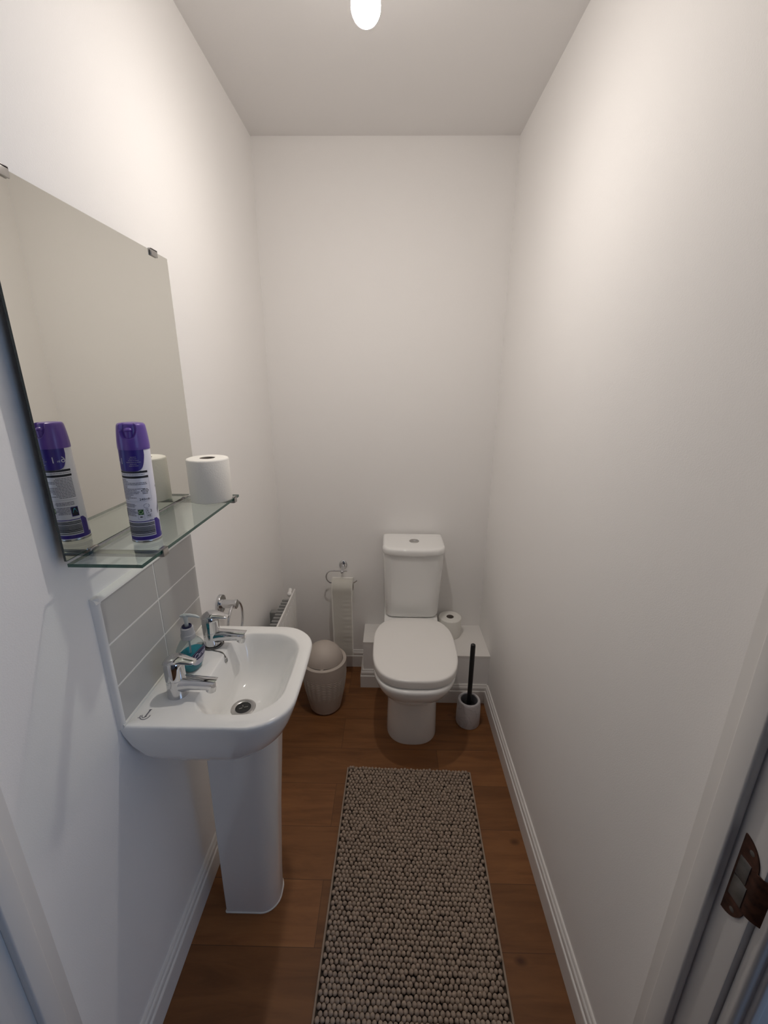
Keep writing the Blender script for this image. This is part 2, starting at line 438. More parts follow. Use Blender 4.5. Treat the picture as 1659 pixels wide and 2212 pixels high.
# ------------------------------------------------------------------ air freshener can
cc = Vector((-.4620, .7380, SZ)); R_ = .0248
A0 = math.atan2(-cc.y, -cc.x)                      # direction that faces the viewer
can = thing('air_freshener_can', 'tall purple and white air freshener spray can standing on the glass shelf', 'spray can', cc)
can.rotation_euler = (0, math.radians(1.2), 0)
obj('can_body', lathe(bmesh.new(), [(R_-.002, .0005), (R_-.0005, .002), (R_, .0035), (R_, .172), (R_-.001, .1735)], n=64), M['canw'], can)
obj('bottom_rim', lathe(bmesh.new(), [(R_-.003, 0), (R_+.0002, .0002), (R_+.0007, .0018), (R_+.0002, .0036), (R_-.003, .0036)], n=64), M['steel'], can)
def cyl(s_deg, z, r): a = A0 + math.radians(s_deg); return Vector((r*math.cos(a), r*math.sin(a), z))
def patch(bm, a0, a1, zb, zt, mi, r=R_+.00015, n=None):
    """strip on the can from angle a0 to a1 (degrees), between heights zb(a) and zt(a)"""
    n = n or max(1, int(abs(a1-a0)/3)); fb = zb if callable(zb) else (lambda a: zb); ft = zt if callable(zt) else (lambda a: zt)
    lo = [bm.verts.new(cyl(a0+(a1-a0)*i/n, fb(a0+(a1-a0)*i/n), r)) for i in range(n+1)]
    hi = [bm.verts.new(cyl(a0+(a1-a0)*i/n, ft(a0+(a1-a0)*i/n), r)) for i in range(n+1)]
    for i in range(n): bm.faces.new((lo[i], lo[i+1], hi[i+1], hi[i])).material_index = mi
def ctext(bm, s, size, a, z, mi, r=R_+.00035, sx=1., it=0.):
    V, F = text_mesh(s, size, it)
    vs = [bm.verts.new(cyl(a+math.degrees(v.x*sx/R_), z+v.y, r)) for v in V]
    for f in F: bm.faces.new([vs[i] for i in f]).material_index = mi
def cline(bm, a0, a1, z, h, mi, dash=True, r=R_+.0003):
    a = a0
    while a < a1:
        w = random.uniform(5, 14) if dash else a1-a0
        patch(bm, a, min(a+w, a1), z-h/2, z+h/2, mi, r); a += w + 1.1
bm = bmesh.new()
INK = [M['pnavy'], M['ink'], M['grey'], M['wink'], M['green'], M['lgreen'], M['blue'], M['canw'], M['lgrey'], M['purple']]
zz = lambda yc: .2165*(1168-(890+yc/7.377))/258     # height on the can of a print row
# shield
def shield(a):
    u = (a+36)/70; return .1345 + .030*(abs(u)**7)
patch(bm, -105, 33, shield, .1725, 0, n=46)
# thin pale outline under the shield
patch(bm, -104, 32, lambda a: shield(a)-.0014, lambda a: shield(a)-.0008, 8, n=46)
ctext(bm, '1', .0155, -58, .1515, 3); ctext(bm, '6', .0155, -92, .1515, 3); ctext(bm, 'in', .0066, -76, .1495, 3)
for k, (a0, a1) in enumerate([(-20, 1), (-24, 3), (-28, 9), (-36, 16), (-24, 2), (-28, 6)]): cline(bm, a0, a1, .1595-.0031*k, .0009, 8)
# black bars and ingredients box
patch(bm, -111, 37, .1307, .1345, 1); patch(bm, -111, 38, .1215, .1255, 1)
cline(bm, -110, 24, .1282, .0010, 2)
patch(bm, 38.6, 39.3, .0790, .1215, 8); patch(bm, -111, 39, .0786, .0790, 8)
z = .1185
for a0, a1 in [(-108, -50), (-108, -44), (-108, 26), (-108, 28), (-108, -48), (-108, -50), (-108, 18), (-108, -14), (-108, -4), (-108, -8), (-108, -28), (-108, -40), (-108, -18), (-108, -48)]:
    cline(bm, a0, a1, z, .0011, 2); z -= .0027
for a0, a1, zq in [(8, 28, .1010), (4, 30, .0985), (6, 28, .0958), (6, 26, .0932)]: cline(bm, a0, a1, zq, .0011, 1)
patch(bm, 2, 6, .0976, .0994, 1); patch(bm, 28, 31, .0976, .0994, 1)
ctext(bm, '240ml', .0062, 9, .0826, 1); ctext(bm, '\u212e', .0062, 30, .0826, 1)
z = .0742
for a0, a1 in [(-95, -28), (-95, -24), (-95, -30), (-95, -95), (-90, -26), (-85, -30), (-85, -24), (-85, -22), (-85, -32), (-85, -28)]:
    if a1 > a0: cline(bm, a0, a1, z, .0011, 2)
    z -= .0024
# recycling swirl and boxed marks
for k in range(20):
    if k in (3, 10, 16): continue
    t0, t1 = 2*PI*k/20, 2*PI*(k+1)/20
    q = [(14+math.cos(t)*rr/R_*57.3*1.2, .0700+math.sin(t)*rr) for t, rr in ((t0, .0034), (t1, .0034), (t1, .0043), (t0, .0043))]
    bm.faces.new([bm.verts.new(cyl(a, zq, R_+.0003)) for a, zq in q]).material_index = 8
cline(bm, 8, 20, .0640, .0009, 2)
patch(bm, -22, 2, .0455, .0650, 8, R_+.0002); patch(bm, -21, 1, .0459, .0646, 7, R_+.00028)
patch(bm, -20, 0, .0540, .0640, 4, R_+.00036)
for k in range(4, 22):
    t0, t1 = 2*PI*k/24, 2*PI*(k+1)/24
    q = [(-10.5+math.cos(t)*rr/R_*57.3, .0590+math.sin(t)*rr) for t, rr in ((t0, .0024), (t1, .0024), (t1, .0035), (t0, .0035))]
    bm.faces.new([bm.verts.new(cyl(a, zq, R_+.00045)) for a, zq in q]).material_index = 5
bm.faces.new([bm.verts.new(cyl(a, zq, R_+.00045)) for a, zq in ((-6, .0595), (-.8, .0605), (-3, .0570))]).material_index = 5
cline(bm, -15, -4, .0500, .0020, 1)
ctext(bm, 'UK', .0044, 13.5, .0607, 1); ctext(bm, 'CA', .0044, 15, .0568, 1); ctext(bm, '3', .0078, 29, .0595, 1)
for a0, a1, z0, z1 in ((10, 30, .0540, .0543), (10, 30, .0478, .0481), (10, 10.5, .0478, .0543), (29.5, 30, .0478, .0543)): patch(bm, a0, a1, z0, z1, 2)
ctext(bm, '40', .0052, 17.5, .0511, 1); ctext(bm, 'E', .0052, 24.5, .0511, 1)
cline(bm, 18, 34, .0428, .0008, 2)
# round the back: square emblem
patch(bm, -104, -77, .0468, .0648, 0, R_+.0003); patch(bm, -102, -79, .0480, .0636, 1, R_+.00036)
bm.faces.new([bm.verts.new(cyl(a, zq, R_+.00045)) for a, zq in ((-99, .0540), (-82, .0540), (-87, .0615), (-92, .0625))]).material_index = 6
cline(bm, -98, -82, .0508, .0018, 3)
# purple base band with the barcode
patch(bm, -180, 180, .0050, .0125, 0)
patch(bm, 38.5, 74, .0125, lambda a: .0440 if a < 52 else .0440-(a-52)*.00038, 0, n=24)
patch(bm, -135, -105.5, .0125, lambda a: .0440 if a > -118 else .0440-(-118-a)*.0004, 0, n=20)
patch(bm, -105.5, 38.5, .0402, .0418, 0)
patch(bm, -105.5, 38.5, .0120, .0402, 7, R_+.00018)
z = .0386
for w, g in [(.0005, .0004), (.0008, .0003), (.0011, .0005), (.0006, .0003), (.0014, .0013), (.0006, .0004), (.0010, .0004), (.0006, .0004), (.0012, .0004), (.0008, .0004), (.0013, .0004), (.0006, .0003), (.0018, .0004), (.0008, .0003), (.0017, .0012), (.0005, .0004), (.0009, .0004), (.0006, .0004)]:
    patch(bm, -104.5, 37.2, z-w, z, 1, R_+.0003); z -= w+g
# grey flower print at the right edge
patch(bm, 62, 90, lambda a: .050+.0006*(a-62), lambda a: .060+.0010*(a-62), 2)
patch(bm, 72, 100, .100, .104, 8)
obj('label_print', bm, INK, can, fin=False)
# cap with scooped finger recess
n = 180; cap_h0 = .1715; rings = []
zs = [0, .004, .010, .016, .022, .028, .033, .037, .0405, .0430, .0445, .0450]
rc = [1.0, 1.005, .998, .985, .966, .945, .925, .905, .880, .840, .76, .60]
NF = -19                                                            # the recess faces this way
def rad_at(zq):
    for (z0, z1, r0, r1) in zip(zs, zs[1:], rc, rc[1:]):
        if zq <= z1: return r0+(r1-r0)*(zq-z0)/(z1-z0)
    return rc[-1]
for j_ in range(61):
    zq = .0450*j_/60; ring = []
    for i in range(n):
        a = -180 + 360*i/n; d = (a-NF+180) % 360 - 180
        rr = (R_+.0006)*rad_at(zq); lim = .0190+.014*(abs(d)/36)**3.5
        k = min(1, max(0, (zq-lim)/.0022)) * min(1, max(0, (38-abs(d))/4)); k = k*k*(3-2*k)
        ring.append(cyl(a, cap_h0+zq, rr*(1-.27*k)))
    rings.append(ring)
bm = bmesh.new(); vr = loft(bm, rings, True, False)
bm.faces.new(vr[-1])
obj('cap', bm, M['purple'], can, thr=30)
bm = bmesh.new(); c0 = cyl(NF, 0, .0150)
sphere(bm, (c0.x, c0.y, cap_h0+.0335), .0075, 1, 1, .62, 20, 12)
lathe(bm, [(.0064, cap_h0+.016), (.0066, cap_h0+.033)], (c0.x, c0.y, 0), 24)
obj('spray_button', bm, M['purple'], can)

# ------------------------------------------------------------------ toilet rolls
def roll(name, label, loc, r, h, rin, group):
    t = thing(name, label, 'toilet roll', loc, 0, group)
    bm = bmesh.new()
    prof = [(rin, .0006), (r-.003, .0004), (r-.0008, .0015), (r, .004), (r+.0003, h*.5), (r, h-.004), (r-.001, h-.0012), (r-.004, h), (rin+.0006, h), (rin, h-.001), (rin, .0006)]
    lathe(bm, prof, n=72, cap0=False, cap1=False)
    bmesh.ops.remove_doubles(bm, verts=bm.verts, dist=1e-6)
    obj('paper', bm, M['paper'], t, thr=50)
    bm = bmesh.new(); lathe(bm, [(rin, 0.0005), (rin, h-.0005), (rin-.0012, h-.0005), (rin-.0012, .0005), (rin, .0005)], n=48, cap0=False, cap1=False)
    bmesh.ops.remove_doubles(bm, verts=bm.verts, dist=1e-6)
    obj('core', bm, M['card'], t)
    return t
roll('toilet_roll', 'full white toilet roll standing on the far end of the glass shelf', (-.4520, 1.0150, SZ+.0002), .0495, .1070, .0180, 'spare toilet rolls')
roll('toilet_roll', 'white toilet roll standing on the low ledge beside the toilet cistern', (.3120, 1.8780, BZ), .0570, .1000, .0185, 'spare toilet rolls')

# ------------------------------------------------------------------ tiled splashback
TX = XL + .009; ty = (.6887, .8733, 1.0665); tz = (.8114, .9029, .9990, 1.0946)
sb = thing('tiled_splashback', 'splashback of six grey tiles with white edging on the wall above the basin', 'splashback', (XL, .8776, .80))
o_ = Vector((XL, .8776, .80))
bm = bmesh.new(); g = .0017
for i in range(2):
    for j in range(3):
        box(bm, Vector((XL+.001, ty[i]+g, tz[j]+g))-o_, Vector((TX, ty[i+1]-g, tz[j+1]-g))-o_, .0006, 1)
obj('tiles', bm, M['tile'], sb)
obj('grout', B(Vector((XL, ty[0], tz[0]-.004))-o_, Vector((TX-.0009, ty[2], tz[3]))-o_), M['grout'], sb)
bm = bmesh.new()
def quad_trim(pts, n1, n2, rad):
    rings = []
    for p in pts:
        p = Vector(p)-o_
        rings.append([p] + [p + Vector(n1)*rad*math.cos(PI/2*k/6) + Vector(n2)*rad*math.sin(PI/2*k/6) for k in range(7)])
    loft(bm, rings)
quad_trim([(XL, ty[0], .806), (XL, ty[0], tz[3]+.0105)], (1, 0, 0), (0, -1, 0), .0115)
quad_trim([(XL, ty[0]-.011, tz[3]), (XL, ty[2], tz[3])], (1, 0, 0), (0, 0, 1), .0115)
sphere(bm, Vector((XL, ty[0], tz[3]))-o_, .0113, u=24, v=16)
obj('edge_trim', bm, M['plastic'], sb)
bm = bmesh.new(); tube(bm, [Vector((TX-.001, .682, .8125))-o_, Vector((TX-.001, 1.066, .8125))-o_], .0042, 8); tube(bm, [Vector((TX-.002, 1.0665, .812))-o_, Vector((TX-.002, 1.0665, .835))-o_], .004, 8)
obj('sealant', bm, M['silicone'], sb)

# ------------------------------------------------------------------ basin on its pedestal
YM = .8722; BT = .8110
bs = thing('wash_basin', 'white ceramic wash basin on a pedestal against the left wall', 'basin', (XL, YM, 0))
o_ = Vector((XL, YM, 0))
def br(x0, x1, hw, z, rb, rf, bow=.006): return [p - o_ for p in rrect(x0, x1, YM-hw, YM+hw, [rb, rf, rf, rb], z, bow)]
bm = bmesh.new()
rings = [br(-.513, -.295, .135, .664, .04, .07), br(-.518, -.275, .155, .690, .03, .08), br(-.524, -.258, .167, .704, .02, .088),
         br(-.532, -.243, .1755, .722, .012, .092), br(-.5445, -.2285, .183, .753, .006, .094), br(-.5525, -.2170, .1880, .785, .003, .094),
         br(-.5535, -.2125, .1900, .800, .002, .093), br(-.5535, -.2125, .1897, .8065, .002, .092), br(-.5535, -.2150, .1880, .8098, .002, .091),
         br(-.5525, -.2180, .1855, .8110, .002, .090),
         br(-.4330, -.2400, .1540, .8110, .050, .080), br(-.4315, -.2425, .1515, .8102, .050, .079), br(-.4300, -.2455, .1490, .8075, .050, .078),
         br(-.4270, -.2530, .1440, .7950, .055, .074), br(-.4220, -.2660, .1350, .7700, .060, .068), br(-.4160, -.2850, .1200, .7380, .060, .055),
         br(-.4110, -.3010, .1000, .7160, .055, .045), br(-.4050, -.3180, .0720, .7030, .040, .036), br(-.3990, -.3400, .0420, .6965, .026, .024)]
dc = Vector((-.3700, .8660, 0)) - o_
nn = len(rings[0])
last = []
for p in rings[-1]:
    d = (p - dc); d.z = 0; d = d.normalized()*.0285; last.append(Vector((dc.x+d.x, dc.y+d.y, .6945)))
rings.append(last)
loft(bm, rings, True, True)
basin = obj('bowl', bm, M['ceramic'], bs, thr=50)
bm = bmesh.new()
def pr(x0, x1, y0, y1, z, r): return [p - o_ for p in rrect(x0, x1, y0, y1, [.004, r, r, .004], z, .004)]
loft(bm, [pr(-.4690, -.3220, .8185, .9300, .0, .045), pr(-.4680, -.3190, .8180, .9310, .10, .045), pr(-.4610, -.3050, .8130, .9360, .35, .047),
          pr(-.4520, -.2880, .8050, .9430, .58, .050), pr(-.4480, -.2810, .8010, .9470, .672, .052)])
obj('pedestal', bm, M['ceramic'], bs, thr=50)
bm = bmesh.new(); tube(bm, [p + Vector((0, 0, .0015)) for p in pr(-.4692, -.3218, .8183, .9302, 0, .045)], .0026, 8, closed=True)
obj('sealant', bm, M['silicone'], bs)
wt = bmesh.new(); wz = .6945
lathe(wt, [(.0185, wz-.001), (.0195, wz+.0018), (.024, wz+.0038), (.0285, wz+.0036), (.0312, wz+.0012), (.0312, wz-.002)], dc, 48, False, False)
w_ = obj('waste', wt, M['steel'], bs)
bm = bmesh.new(); lathe(bm, [(.0192, wz+.0020), (.0192, wz+.0006)], dc, 40, False, True); obj('waste_hole_disc', bm, M['dark'], w_)  # black disc over the solid bowl paints the dark of the drain
bm = bmesh.new()
for t, l in ((.4, .012), (2.0, .009), (3.6, .010)):
    d = Vector((math.cos(t), math.sin(t), 0)); z_ = Vector((0, 0, wz+.0012))
    tube(bm, [dc+d*.002+z_, dc+d*l+z_], .0014, 8)
obj('waste_grid', bm, M['wornsteel'], w_)
# maker's mark near the back corner: an arc with an upright inside
bm = bmesh.new(); lc = Vector((-.5165, .7120, BT+.0004)) - o_
def flat_arc(bm, c, r0, r1, a0, a1, n=18, sx=1, sy=1):
    q = []
    for i in range(n+1):
        a = math.radians(a0+(a1-a0)*i/n)
        q.append((bm.verts.new(c+Vector((sx*r0*math.cos(a), sy*r0*math.sin(a), 0))), bm.verts.new(c+Vector((sx*r1*math.cos(a), sy*r1*math.sin(a), 0)))))
    for (a, b), (c_, d) in zip(q, q[1:]): bm.faces.new((a, b, d, c_))
flat_arc(bm, lc, .0088, .0107, 172, 375); flat_arc(bm, lc+Vector((-.0015, .001, 0)), .0045, .0062, 165, 345)
for a, b, w in (((.0012, -.0035), (.0022, .0190), .0032), ((-.0012, .0165), (.0050, .0185), .0016), ((-.0125, -.0060), (-.0100, -.0045), .0016)):
    a = Vector((*a, 0)); b = Vector((*b, 0)); t = (b-a).normalized(); nrm = Vector((-t.y, t.x, 0))*w/2
    bm.faces.new([bm.verts.new(lc+p) for p in (a-nrm, b-nrm, b+nrm, a+nrm)])
obj('logo', bm, M['logo'], bs, fin=False)

# ------------------------------------------------------------------ taps
def tap(label, loc, rz):
    t = thing('basin_tap', label, 'tap', loc, rz, 'chrome basin taps')
    obj('body', lathe(bmesh.new(), [(.0228, 0), (.0228, .003), (.0222, .006), (.0215, .020), (.0212, .0430), (.0208, .0435), (.0208, .0442)], n=56), M['chrome'], t)
    # head: cylinder rounding over, running out into the lever
    bm = bmesh.new()
    lathe(bm, [(.0208, .0442), (.0214, .0450), (.0214, .0740), (.0208, .0820), (.0190, .0885), (.0155, .0930), (.010, .0955), (.004, .0963)], n=56)
    obj('head', bm, M['chrome'], t)
    bm = bmesh.new(); secs = []
    for x, zc, hw, th in ((-.0195, .0815, .0070, .0040), (-.017, .0860, .0150, .0065), (-.008, .0905, .0200, .0085), (.004, .0925, .0205, .0082), (.016, .0920, .0180, .0070), (.028, .0905, .0150, .0056), (.040, .0888, .0125, .0045), (.048, .0876, .0105, .0038), (.0515, .0871, .0065, .0026)):
        secs.append([Vector((x, hw*math.cos(2*PI*k/24), zc + th*math.sin(2*PI*k/24))) for k in range(24)])
    loft(bm, secs); obj('lever', bm, M['chrome'], t, thr=60)
    bm = bmesh.new(); secs = []
    for x, zc, hw, th in ((.000, .0285, .0195, .0220), (.012, .0290, .0182, .0200), (.022, .0302, .0160, .0172), (.036, .0318, .0150, .0152), (.055, .0322, .0145, .0143), (.074, .0318, .0140, .0137)):
        secs.append([Vector((x, hw*math.copysign(abs(math.cos(a))**.8, math.cos(a)), zc + th*math.copysign(abs(math.sin(a))**.85, math.sin(a)))) for a in [2*PI*k/28 for k in range(28)]])
    # slanted end
    zc, hw, th = .0316, .0138, .0132
    secs.append([Vector((.0865 + .010*math.sin(a), hw*math.copysign(abs(math.cos(a))**.8, math.cos(a)), zc + th*math.copysign(abs(math.sin(a))**.85, math.sin(a)))) for a in [2*PI*k/28 for k in range(28)]])
    loft(bm, secs); obj('spout', bm, M['chrome'], t, thr=40)
    m4 = Matrix.Rotation(math.radians(18), 4, 'Y')
    obj('aerator', lathe(bmesh.new(), [(.0108, .012), (.0108, -.0035), (.0098, -.0045), (.0085, -.0045), (.008, -.002)], (.0790, 0, .0180), 32, M4=m4), M['chrome'], t)
    return t
tap('chrome lever basin tap on the near side of the basin, in front of the soap', (-.4790, .7810, BT), math.radians(-3))
tap('chrome lever basin tap on the far side of the basin, chain round its foot', (-.4760, .9680, BT), math.radians(-2))

# ------------------------------------------------------------------ plug chain
bm = bmesh.new(); ch = []
tc_ = Vector((-.4760, .9680, BT))
for k in range(40):
    a = math.radians(-215 + 235*k/39); ch.append(tc_ + Vector((.0262*math.cos(a), .0262*math.sin(a), .0030)))
for p in ch: sphere(bm, p, .0024, u=10, v=6)
cn = thing('plug_chain', 'fine metal ball chain looped round the foot of the far tap', 'chain', tc_)
for v in bm.verts: v.co -= tc_
obj('bead_loop', bm, M['wornsteel'], cn)
bm = bmesh.new(); st = Vector((-.4640, .9420, BT+.003))
pts = [(-.4680, .9425, .8128), (-.4600, .9390, .8126), (-.4435, .9348, .8125), (-.4360, .9310, .8124), (-.4315, .9280, .8105), (-.4285, .9265, .8060), (-.4262, .9263, .8010)]
tube(bm, [Vector(p)-tc_ for p in pts], .0009, 6)
for i in range(len(pts)-1):
    for j in range(4):
        p = Vector(pts[i]).lerp(Vector(pts[i+1]), j/4) - tc_; sphere(bm, p, .0015, u=8, v=6)
obj('bead_tail', bm, M['wornsteel'], cn)
bm = bmesh.new(); e_ = Vector((-.4245, .9240, .7950)) - tc_
tube(bm, [e_+Vector((0, .0045*math.cos(t), .0065*math.sin(t))) for t in [2*PI*k/14 for k in range(14)]], .0013, 8, closed=True)
tube(bm, [e_+Vector((0, -.002, .004)), e_+Vector((.001, .001, -.006)), e_+Vector((.001, .004, -.002))], .0012, 8)
obj('end_hook', bm, M['steel'], cn)

# ------------------------------------------------------------------ soap dispenser
so = thing('soap_dispenser', 'clear pump bottle of teal hand soap between the two basin taps', 'soap bottle', (-.4870, .8720, BT+.0003), math.radians(-14))
def er(rx, ry, z, n=40, p=.85): return [Vector((rx*math.copysign(abs(math.cos(t))**p, math.cos(t)), ry*math.copysign(abs(math.sin(t))**p, math.sin(t)), z)) for t in [2*PI*k/n for k in range(n)]]
SH = [(.0150, .0175, 0), (.0185, .0215, .0015), (.0205, .0245, .006), (.0240, .0310, .022), (.0265, .0355, .036), (.0268, .0370, .048), (.0255, .0350, .060), (.0225, .0295, .070), (.0190, .0220, .0785), (.0160, .0165, .0840), (.0150, .0150, .0870)]
bm = bmesh.new(); loft(bm, [er(*s) for s in SH]); obj('bottle', bm, M['clearp'], so, thr=50)
bm = bmesh.new(); loft(bm, [er(a-.0012, b-.0012, max(z, .0012)) for a, b, z in SH[:5]+[(.0268, .0369, .0425)]] ); obj('soap', bm, M['soap'], so, thr=50)
pm = obj('collar', lathe(bmesh.new(), [(.0158, .086), (.0168, .0875), (.0166, .0970), (.0152, .0985), (.0150, .1070), (.0142, .1145), (.0112, .1160)], n=40), M['collar'], so)
obj('collar_ring', lathe(bmesh.new(), [(.0112, .1140), (.0112, .1190), (.0100, .1200), (.0085, .1175)], n=36), M['navy'], so)
bm = bmesh.new(); lathe(bm, [(.0042, .110), (.0046, .134), (.0058, .141), (.0064, .1455), (.0058, .1485), (.003, .1495)], n=24)
tube(bm, [(-.012, 0, .1445), (-.004, 0, .1462), (.010, 0, .1468), (.024, 0, .1445), (.033, 0, .1405)], [.0032, .0045, .0044, .0036, .0024], 12)
pu = obj('pump', bm, M['frost'], so, thr=50); pu.rotation_euler = (0, 0, math.radians(17))
obj('dip_tube', tube(bmesh.new(), [(0, 0, .012), (.001, 0, .088)], .0022, 10), M['frost'], so)
# front label: oval badge over a pale panel, lying on the bottle's curve
def bx(y, z):    # surface depth of the bottle front at (y, z)
    for (a0, b0, z0), (a1, b1, z1) in zip(SH, SH[1:]):
        if z0 <= z <= z1:
            t = (z-z0)/(z1-z0); a, b = a0+(a1-a0)*t, b0+(b1-b0)*t
            s = min(.999, abs(y)/b); return a*(1-s**(2/.85))**(.85/2)
    return .02
def badge(bm, cy, cz, ry, rz, mi, lift, tilt=0., n=36, m=6):
    c = bm.verts.new((bx(cy, cz)+lift, cy, cz)); prev = None
    for j in range(1, m+1):
        ring = []
        for k in range(n):
            t = 2*PI*k/n; u, v = ry*j/m*math.cos(t), rz*j/m*math.sin(t)
            y, z = cy+u*math.cos(tilt)-v*math.sin(tilt), cz+u*math.sin(tilt)+v*math.cos(tilt); ring.append(bm.verts.new((bx(y, z)+lift, y, z)))
        for k in range(n):
            f = bm.faces.new((c, ring[k], ring[(k+1) % n])) if prev is None else bm.faces.new((prev[k], ring[k], ring[(k+1) % n], prev[(k+1) % n]))
            f.material_index = mi
        prev = ring
bm = bmesh.new()
badge(bm, .001, .0350, .0245, .0185, 0, .0004); badge(bm, 0, .0465, .0285, .0125, 1, .0008, .10)
badge(bm, 0, .0465, .0272, .0113, 3, .0010, .10); badge(bm, 0, .0465, .0266, .0108, 1, .0012, .10)
V, F = text_mesh('Carex', .0165, .25)
vs = [bm.verts.new((bx(v.x*.98, .0465+v.y)+.0018, v.x*.98, .0465+v.y+v.x*.10)) for v in V]
for f in F: bm.faces.new([vs[i] for i in f]).material_index = 2
for k, w in enumerate((.010, .013, .009)):
    z = .0290-.0035*k; bm.faces.new([bm.verts.new((bx(y, z+dz)+.0012, y, z+dz)) for y, dz in ((-w, 0), (w, 0), (w, .0011), (-w, .0011))]).material_index = 3
obj('label', bm, [M['label'], M['navy'], M['wink'], M['lgrey']], so, thr=80)

# ------------------------------------------------------------------ towel ring
tr = thing('towel_ring', 'chrome towel ring on the left wall just past the basin', 'towel ring', (XL, 1.204, .800))
my = Matrix.Rotation(PI/2, 4, 'Y')
obj('wall_plate', lathe(bmesh.new(), [(.0310, -.0006), (.0310, .008), (.0295, .0105), (.0150, .0110)], n=48, M4=my), M['chrome'], tr)
obj('post', lathe(bmesh.new(), [(.0150, .010), (.0142, .014), (.0142, .050), (.0155, .051), (.0155, .057), (.0140, .059)], n=40, M4=my), M['chrome'], tr)
R0 = .067; pts = [(.047, R0*math.sin(t)*.97, -R0 + R0*math.cos(t)) for t in [math.radians(6 + 348*k/59) for k in range(60)]]
obj('ring', tube(bmesh.new(), pts, .0042, 12), M['chrome'], tr)

# ------------------------------------------------------------------ radiator
rd = thing('radiator', 'white panel radiator on the left wall beyond the basin', 'radiator', (XL, 1.5, .12))
o_ = Vector((XL, 1.5, .12)); RX = -.4585
bm = bmesh.new(); box(bm, Vector((RX-.008, 1.16, .12))-o_, Vector((RX, 1.8350, .5275))-o_, .003, 3)
for k in range(20):
    y = 1.185 + .032*k; box(bm, Vector((RX-.001, y, .15))-o_, Vector((RX+.0016, y+.020, .498))-o_, .0015, 2)
obj('front_panel', bm, M['rad'], rd)
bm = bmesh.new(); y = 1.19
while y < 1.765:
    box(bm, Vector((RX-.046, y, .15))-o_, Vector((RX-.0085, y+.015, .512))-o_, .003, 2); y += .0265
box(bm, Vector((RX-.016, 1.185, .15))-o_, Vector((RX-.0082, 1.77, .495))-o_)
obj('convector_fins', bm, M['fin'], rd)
for y in (1.22, 1.72):
    obj('wall_bracket', B(Vector((XL, y-.015, .20))-o_, Vector((RX-.046, y+.015, .47))-o_, .002), M['fin'], rd)
bm = bmesh.new(); c = Vector((RX-.021, 1.797, .5175))-o_
sphere(bm, c, .0120, 1, 1.1, 1); lathe(bm, [(.0085, 0), (.0085, .030)], c+Vector((0, -.002, 0)), 20, M4=Matrix.Rotation(math.radians(-60), 4, 'X')); sphere(bm, c+Vector((.004, .012, .012)), .0065)
tube(bm, [c, c+Vector((.012, 0, -.004))], .006)
obj('bleed_cap', bm, M['plastic'], rd)

# ------------------------------------------------------------------ toilet roll holder
hd = thing('toilet_roll_holder', 'chrome toilet roll holder on the back wall left of the cistern', 'roll holder', (-.236, YB, .600))
o_ = Vector((-.236, YB, .600)); mxr = Matrix.Rotation(PI/2, 4, 'X')
bm = bmesh.new(); sphere(bm, (0, -.002, .004), .021, 1.0, .45, 1.25, 32, 16); obj('wall_plate', bm, M['chrome'], hd)
bm = bmesh.new(); tube(bm, [(.001, -.004, .002), (.002, -.040, -.001), (.002, -.066, -.004)], .0085, 16); sphere(bm, (.002, -.068, -.005), .0095); obj('post', bm, M['chrome'], hd)
bp = [(.027, -.066, 0), (-.004, -.066, 0), (-.040, -.066, .0008)]
for k in range(13):
    t = PI/2 + PI*.86*k/12; bp.append((-.045+.034*math.cos(t), -.066, -.0335+.0345*math.sin(t)))
bp += [(-.030, -.066, -.0672), (.010, -.066, -.0675), (.052, -.066, -.0670), (.064, -.066, -.0600), (.074, -.066, -.0520)]
obj('hanger_bar', tube(bmesh.new(), bp, .0035, 12), M['chrome'], hd)

hr = thing('hanging_toilet_roll', 'nearly finished toilet roll hanging with a long strip of paper unrolled', 'toilet roll', (-.233, YB-.066, .530))
bm = bmesh.new(); mm = Matrix.Rotation(PI/2, 4, 'Y'); hl = .0515; rr = .0470
lathe(bm, [(.0195, -hl), (rr, -hl), (rr+.0004, 0), (rr, hl), (.0195, hl), (.0195, -hl)], (0, 0, -.016), 48, False, False, M4=mm)
bmesh.ops.remove_doubles(bm, verts=bm.verts, dist=1e-6)
obj('paper', bm, M['paper'], hr, thr=50)
bm = bmesh.new(); lathe(bm, [(.0193, -hl-.0003), (.0193, hl+.0003), (.0183, hl+.0003), (.0183, -hl-.0003), (.0193, -hl-.0003)], (0, 0, -.016), 40, False, False, M4=mm)
bmesh.ops.remove_doubles(bm, verts=bm.verts, dist=1e-6); obj('core', bm, M['card'], hr)
bm = bmesh.new(); G = []
nz, nx = 70, 14
for i in range(nz+1):
    row = []
    if i <= 10:
        t = PI/2*(1-i/10); y, z = -(rr+.0008)*math.cos(t), (rr+.0008)*math.sin(t)-.016; u = 0
    else:
        u = (i-10)/(nz-10); z = -.016-u*.378; y = -(rr+.0008) + .008*u + .0016*math.sin(u*26)*u
    for j in range(nx+1):
        s = j/nx; cr = .0013*math.exp(-((s-.72)/.2)**2)*(math.sin(u*95+3*s)+.6*math.sin(u*57+5))*(1 if .12 < u < .8 else .25)
        row.append(bm.verts.new((-hl+2*hl*s*(1-.03*u) + .004*u, y + cr + .002*u*math.sin(s*5), z - (.004*math.sin(s*4) if i == nz else 0))))
    G.append(row)
for A, Bv in zip(G, G[1:]):
    for j in range(nx): bm.faces.new((A[j], A[j+1], Bv[j+1], Bv[j]))
bmesh.ops.solidify(bm, geom=bm.faces[:], thickness=.0006)
obj('loose_strip', bm, M['paper'], hr, thr=80)

